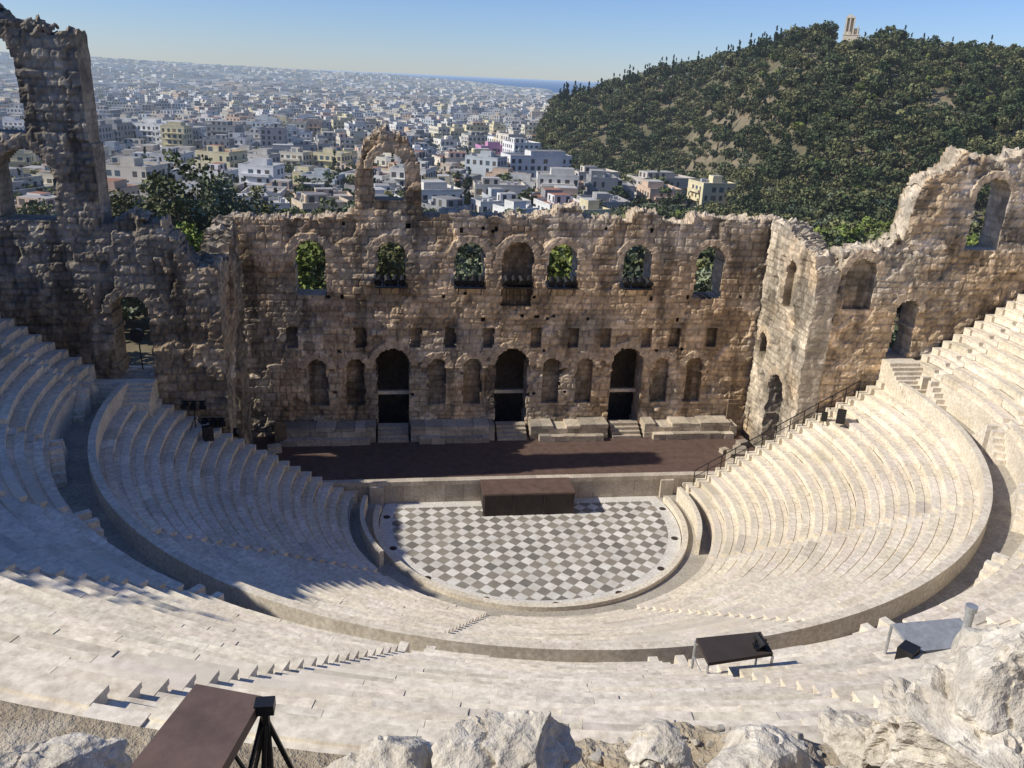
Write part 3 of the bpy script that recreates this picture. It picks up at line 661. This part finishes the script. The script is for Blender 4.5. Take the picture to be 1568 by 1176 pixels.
for c,nme in((rv,"rubble_stones"),(rv2,"rubble_stones")):
    pts=[];sc=[]
    for i in range(2200):
        t=D(random.uniform(-24,4));r_=random.uniform(41,46);x,y,_=pol(r_,t,0);pts.append((x,y,rimz(x,y)));sc.append(min(.16,.018*math.exp(abs(random.gauss(0,.95)))))
    scatter(nme,pts,sc,c)
M_dry=plain("dry_grass",(.34,.22,.13),.9,0,.3,5)
b=B()
for i in range(90):
    a=random.uniform(0,6.28);l=random.uniform(.4,1.);t=random.uniform(.1,.9);n=len(b.v)
    p0=np.array([random.gauss(0,.12),random.gauss(0,.12),0]);p1=p0+np.array([math.cos(a)*t*.5,math.sin(a)*t*.5,l]);pm=(p0+p1)/2+np.array([0,0,.1])
    w_=.012;e=np.array([-math.sin(a),math.cos(a),0])*w_
    b.v+=[tuple(p0-e),tuple(p0+e),tuple(pm+e),tuple(pm-e),tuple(p1)];b.c+=[1.]*5;b.f+=[(n,n+1,n+2,n+3),(n+3,n+2,n+4)];b.m+=[0,0]
g=b.obj("tuft",M_dry);pts=[];sc=[]
for cx_,cy_,nn in((1275,1135,36),(1090,1130,12),(690,1165,8),(960,1140,10),(1350,1120,8)):
    for k in range(nn):
        p=bp(cx_+random.gauss(0,26),cy_+random.gauss(0,14),zz=22.0);pts.append((p[0],p[1],rimz(p[0],p[1])-.02));sc.append(random.uniform(.08,.2))
scatter("dry_grass",pts,sc,g)
# ------------------------------------------------------------------ equipment
def quadslab(b,pts,th,mi=0):
    n=len(b.v);b.v+=[tuple(p) for p in pts]+[tuple(np.array(p)-np.array([0,0,th])) for p in pts];b.c+=[1.]*8
    b.f+=[(n,n+1,n+2,n+3),(n+7,n+6,n+5,n+4)]+[(n+i,n+4+i,n+4+(i+1)%4,n+(i+1)%4) for i in range(4)];b.m+=[mi]*6
zp=20.4;b=B();A,Bb,Cc_,Dd=bp(300,1047,zz=zp),bp(402,1066,zz=zp),bp(292,1260,zz=zp),bp(130,1260,zz=zp)
quadslab(b,[A,Bb,Cc_,Dd],.14)
for q in(A,Bb,Cc_,Dd):b.cyl((q[0],q[1],zp-.15),(q[0],q[1],zt),.04,n=6,mi=1)
for a_,b_ in((A,Bb),(Bb,Cc_),(Dd,A)):b.cyl((a_[0],a_[1],zp-.2),(b_[0],b_[1],zt+.1),.025,n=6,mi=1)
b.obj("camera_platform",[M_deck,M_black])
b=B();q=bp(407,1100,zz=20.2);
for k in range(3):
    a=k*2.1+.3;b.cyl(tuple(q),(q[0]+.45*math.cos(a),q[1]+.45*math.sin(a),zt),.03,.025,6)
b.cyl((q[0],q[1],19.2),(q[0],q[1],20.35),.045,n=8);b.box(q[0]-.1,q[0]+.1,q[1]-.08,q[1]+.08,20.3,20.42);b.obj("light_tripod",M_black)
zq=12.55;b=B();A,Bb,Cc_,Dd=bp(1066,977,zz=zq),bp(1165,967,zz=zq),bp(1184,1000,zz=zq),bp(1085,1015,zz=zq)
quadslab(b,[A,Bb,Cc_,Dd],.1)
for q in(A,Bb,Cc_,Dd):b.cyl((q[0],q[1],zq-.1),(q[0],q[1],zq-1.3),.035,n=6,mi=1)
for a_,b_ in((A,Dd),(Dd,Cc_)):b.cyl((a_[0],a_[1],zq-.6),(b_[0],b_[1],zq-.6),.02,n=6,mi=1)
b.obj("technician_platform",[M_deck2,M_grey])
def spot(b,x,y,z,a=0,s=1.,tilt=-.5):
    d_=np.array([math.sin(a)*math.cos(tilt),-math.cos(a)*math.cos(tilt),math.sin(tilt)])
    c=np.array([x,y,z+.28*s]);b.cyl(c-d_*.22*s,c+d_*.12*s,.13*s,.15*s,10);b.cyl(c+d_*.12*s,c+d_*.2*s,.15*s,.19*s,10)
    b.box(x-.2*s,x-.17*s,y-.03,y+.03,z,z+.34*s);b.box(x+.17*s,x+.2*s,y-.03,y+.03,z,z+.34*s);b.box(x-.2*s,x+.2*s,y-.03,y+.03,z,z+.03)
b=B();p=bp(1163,992,zz=zq);spot(b,p[0],p[1],zq,.4,.8);b.box(p[0]-.15,p[0]+.15,p[1]-.15,p[1]+.15,zq,zq+.06);b.obj("spotlight",M_black)
for X in(-8.7,-3.28,3.28,8.7,.1):
    b=B();zb=12.85 if X!=.1 else 12.9
    b.box(X-1.1,X+1.1,YW-.75,YW+.2,zb-.1,zb)
    for e in(-1,1):b.cyl((X+e*.8,YW-.65,zb-.08),(X+e*.8,YW-.05,zb-.7),.035,n=6)
    for k in range(4):spot(b,X-.8+k*.53,YW-.42,zb,random.uniform(-.3,.3),1.5)
    if X==.1:
        for k in range(7):b.cyl((X-.75+k*.25,YW-.1,11.3),(X-.75+k*.25,YW-.1,12.8),.025,n=5)
    b.obj("spotlight_rack",M_black)
def speaker(x,y,z,a,s=1.,stand=0):
    b=B();b.box(-.3*s,.3*s,-.25*s,.25*s,stand,stand+1.0*s)
    b.cyl((0,-.25*s,stand+.3*s),(0,-.275*s,stand+.3*s),.2*s,n=14,col=1.8);b.cyl((0,-.25*s,stand+.75*s),(0,-.275*s,stand+.75*s),.11*s,n=12,col=1.8)
    if stand:
        for k in range(3):b.cyl((0,0,stand*.6),(.4*math.cos(k*2.1),.4*math.sin(k*2.1),0),.02,n=5)
        b.cyl((0,0,0.2),(0,0,stand),.025,n=6)
    o=b.obj("loudspeaker",M_black);o.location=(x,y,z);o.rotation_euler=(0,0,a)
zr_=12.7
p=bp(1385,1020,zz=zr_);speaker(p[0],p[1],zr_-.2,.6,.8)
p=bp(1290,628,zz=7.2);speaker(p[0],p[1],6.3,-.6,.9);p=bp(1262,640,zz=6.2);speaker(p[0],p[1],5.2,-.4,.6,.8)
p=bp(318,660,zz=6.2);speaker(p[0],p[1],5.,.5,.9,.6)
for px,py,z0 in((1243,655,4.6),(1228,668,3.8),(300,655,6.0),(330,680,4.6),(350,695,3.4)):
    b=B();p=bp(px,py,zz=z0);x,y=p[0],p[1]
    b.cyl((x,y,z0),(x,y,z0+1.7),.035,n=6);b.box(x-.7,x+.7,y-.03,y+.03,z0+1.68,z0+1.75)
    for k in range(3):b.cyl((x,y,z0+.7),(x+.5*math.cos(k*2.1),y+.5*math.sin(k*2.1),z0),.025,n=5)
    for k in(-1,0,1):spot(b,x+k*.5,y-.05,z0+1.2,.2*k,1.1)
    b.obj("stage_light_stand",M_black)
b=B();p=bp(211,512,yy=-.8);b.cyl(p+np.array([0,-.25,0]),p+np.array([0,.2,0]),.36,.3,20);b.cyl(p+np.array([0,-.27,0]),p+np.array([0,-.25,0]),.4,.4,20);b.cyl(p,p+np.array([0,.2,-2.2]),.04,n=6);b.obj("floodlight",M_black)
b=B();qq=[bp(1366,955,zz=zr_+.5),bp(1470,946,zz=zr_+.7),bp(1505,988,zz=zr_+.5),bp(1400,998,zz=zr_+.3)];quadslab(b,qq,.08)
for q in qq:b.cyl((q[0],q[1],q[2]-.05),(q[0],q[1],q[2]-1.2),.04,n=6)
b.obj("metal_ramp",M_grey)
b=B();q=bp(1473,985,zz=zr_+.6);b.cyl(q,(q[0],q[1],zr_+1.6),.11,n=12);b.cyl((q[0],q[1],zr_+1.6),(q[0],q[1],zr_+1.75),.15,.15,12);b.obj("bollard_light",M_grey)
b=B();pr=None
for i in range(13):
    x=11.6+i*.9;z=.9+i*.535+.2;b.cyl((x,-.45,z-.2),(x,-.45,z+1.),.035,n=5)
    if pr:
        b.cyl(pr,(x,-.45,z+1.),.035,n=5);b.cyl((pr[0],pr[1],pr[2]-.5),(x,-.45,z+.5),.025,n=5)
    pr=(x,-.45,z+1.)
b.obj("handrail",M_black)
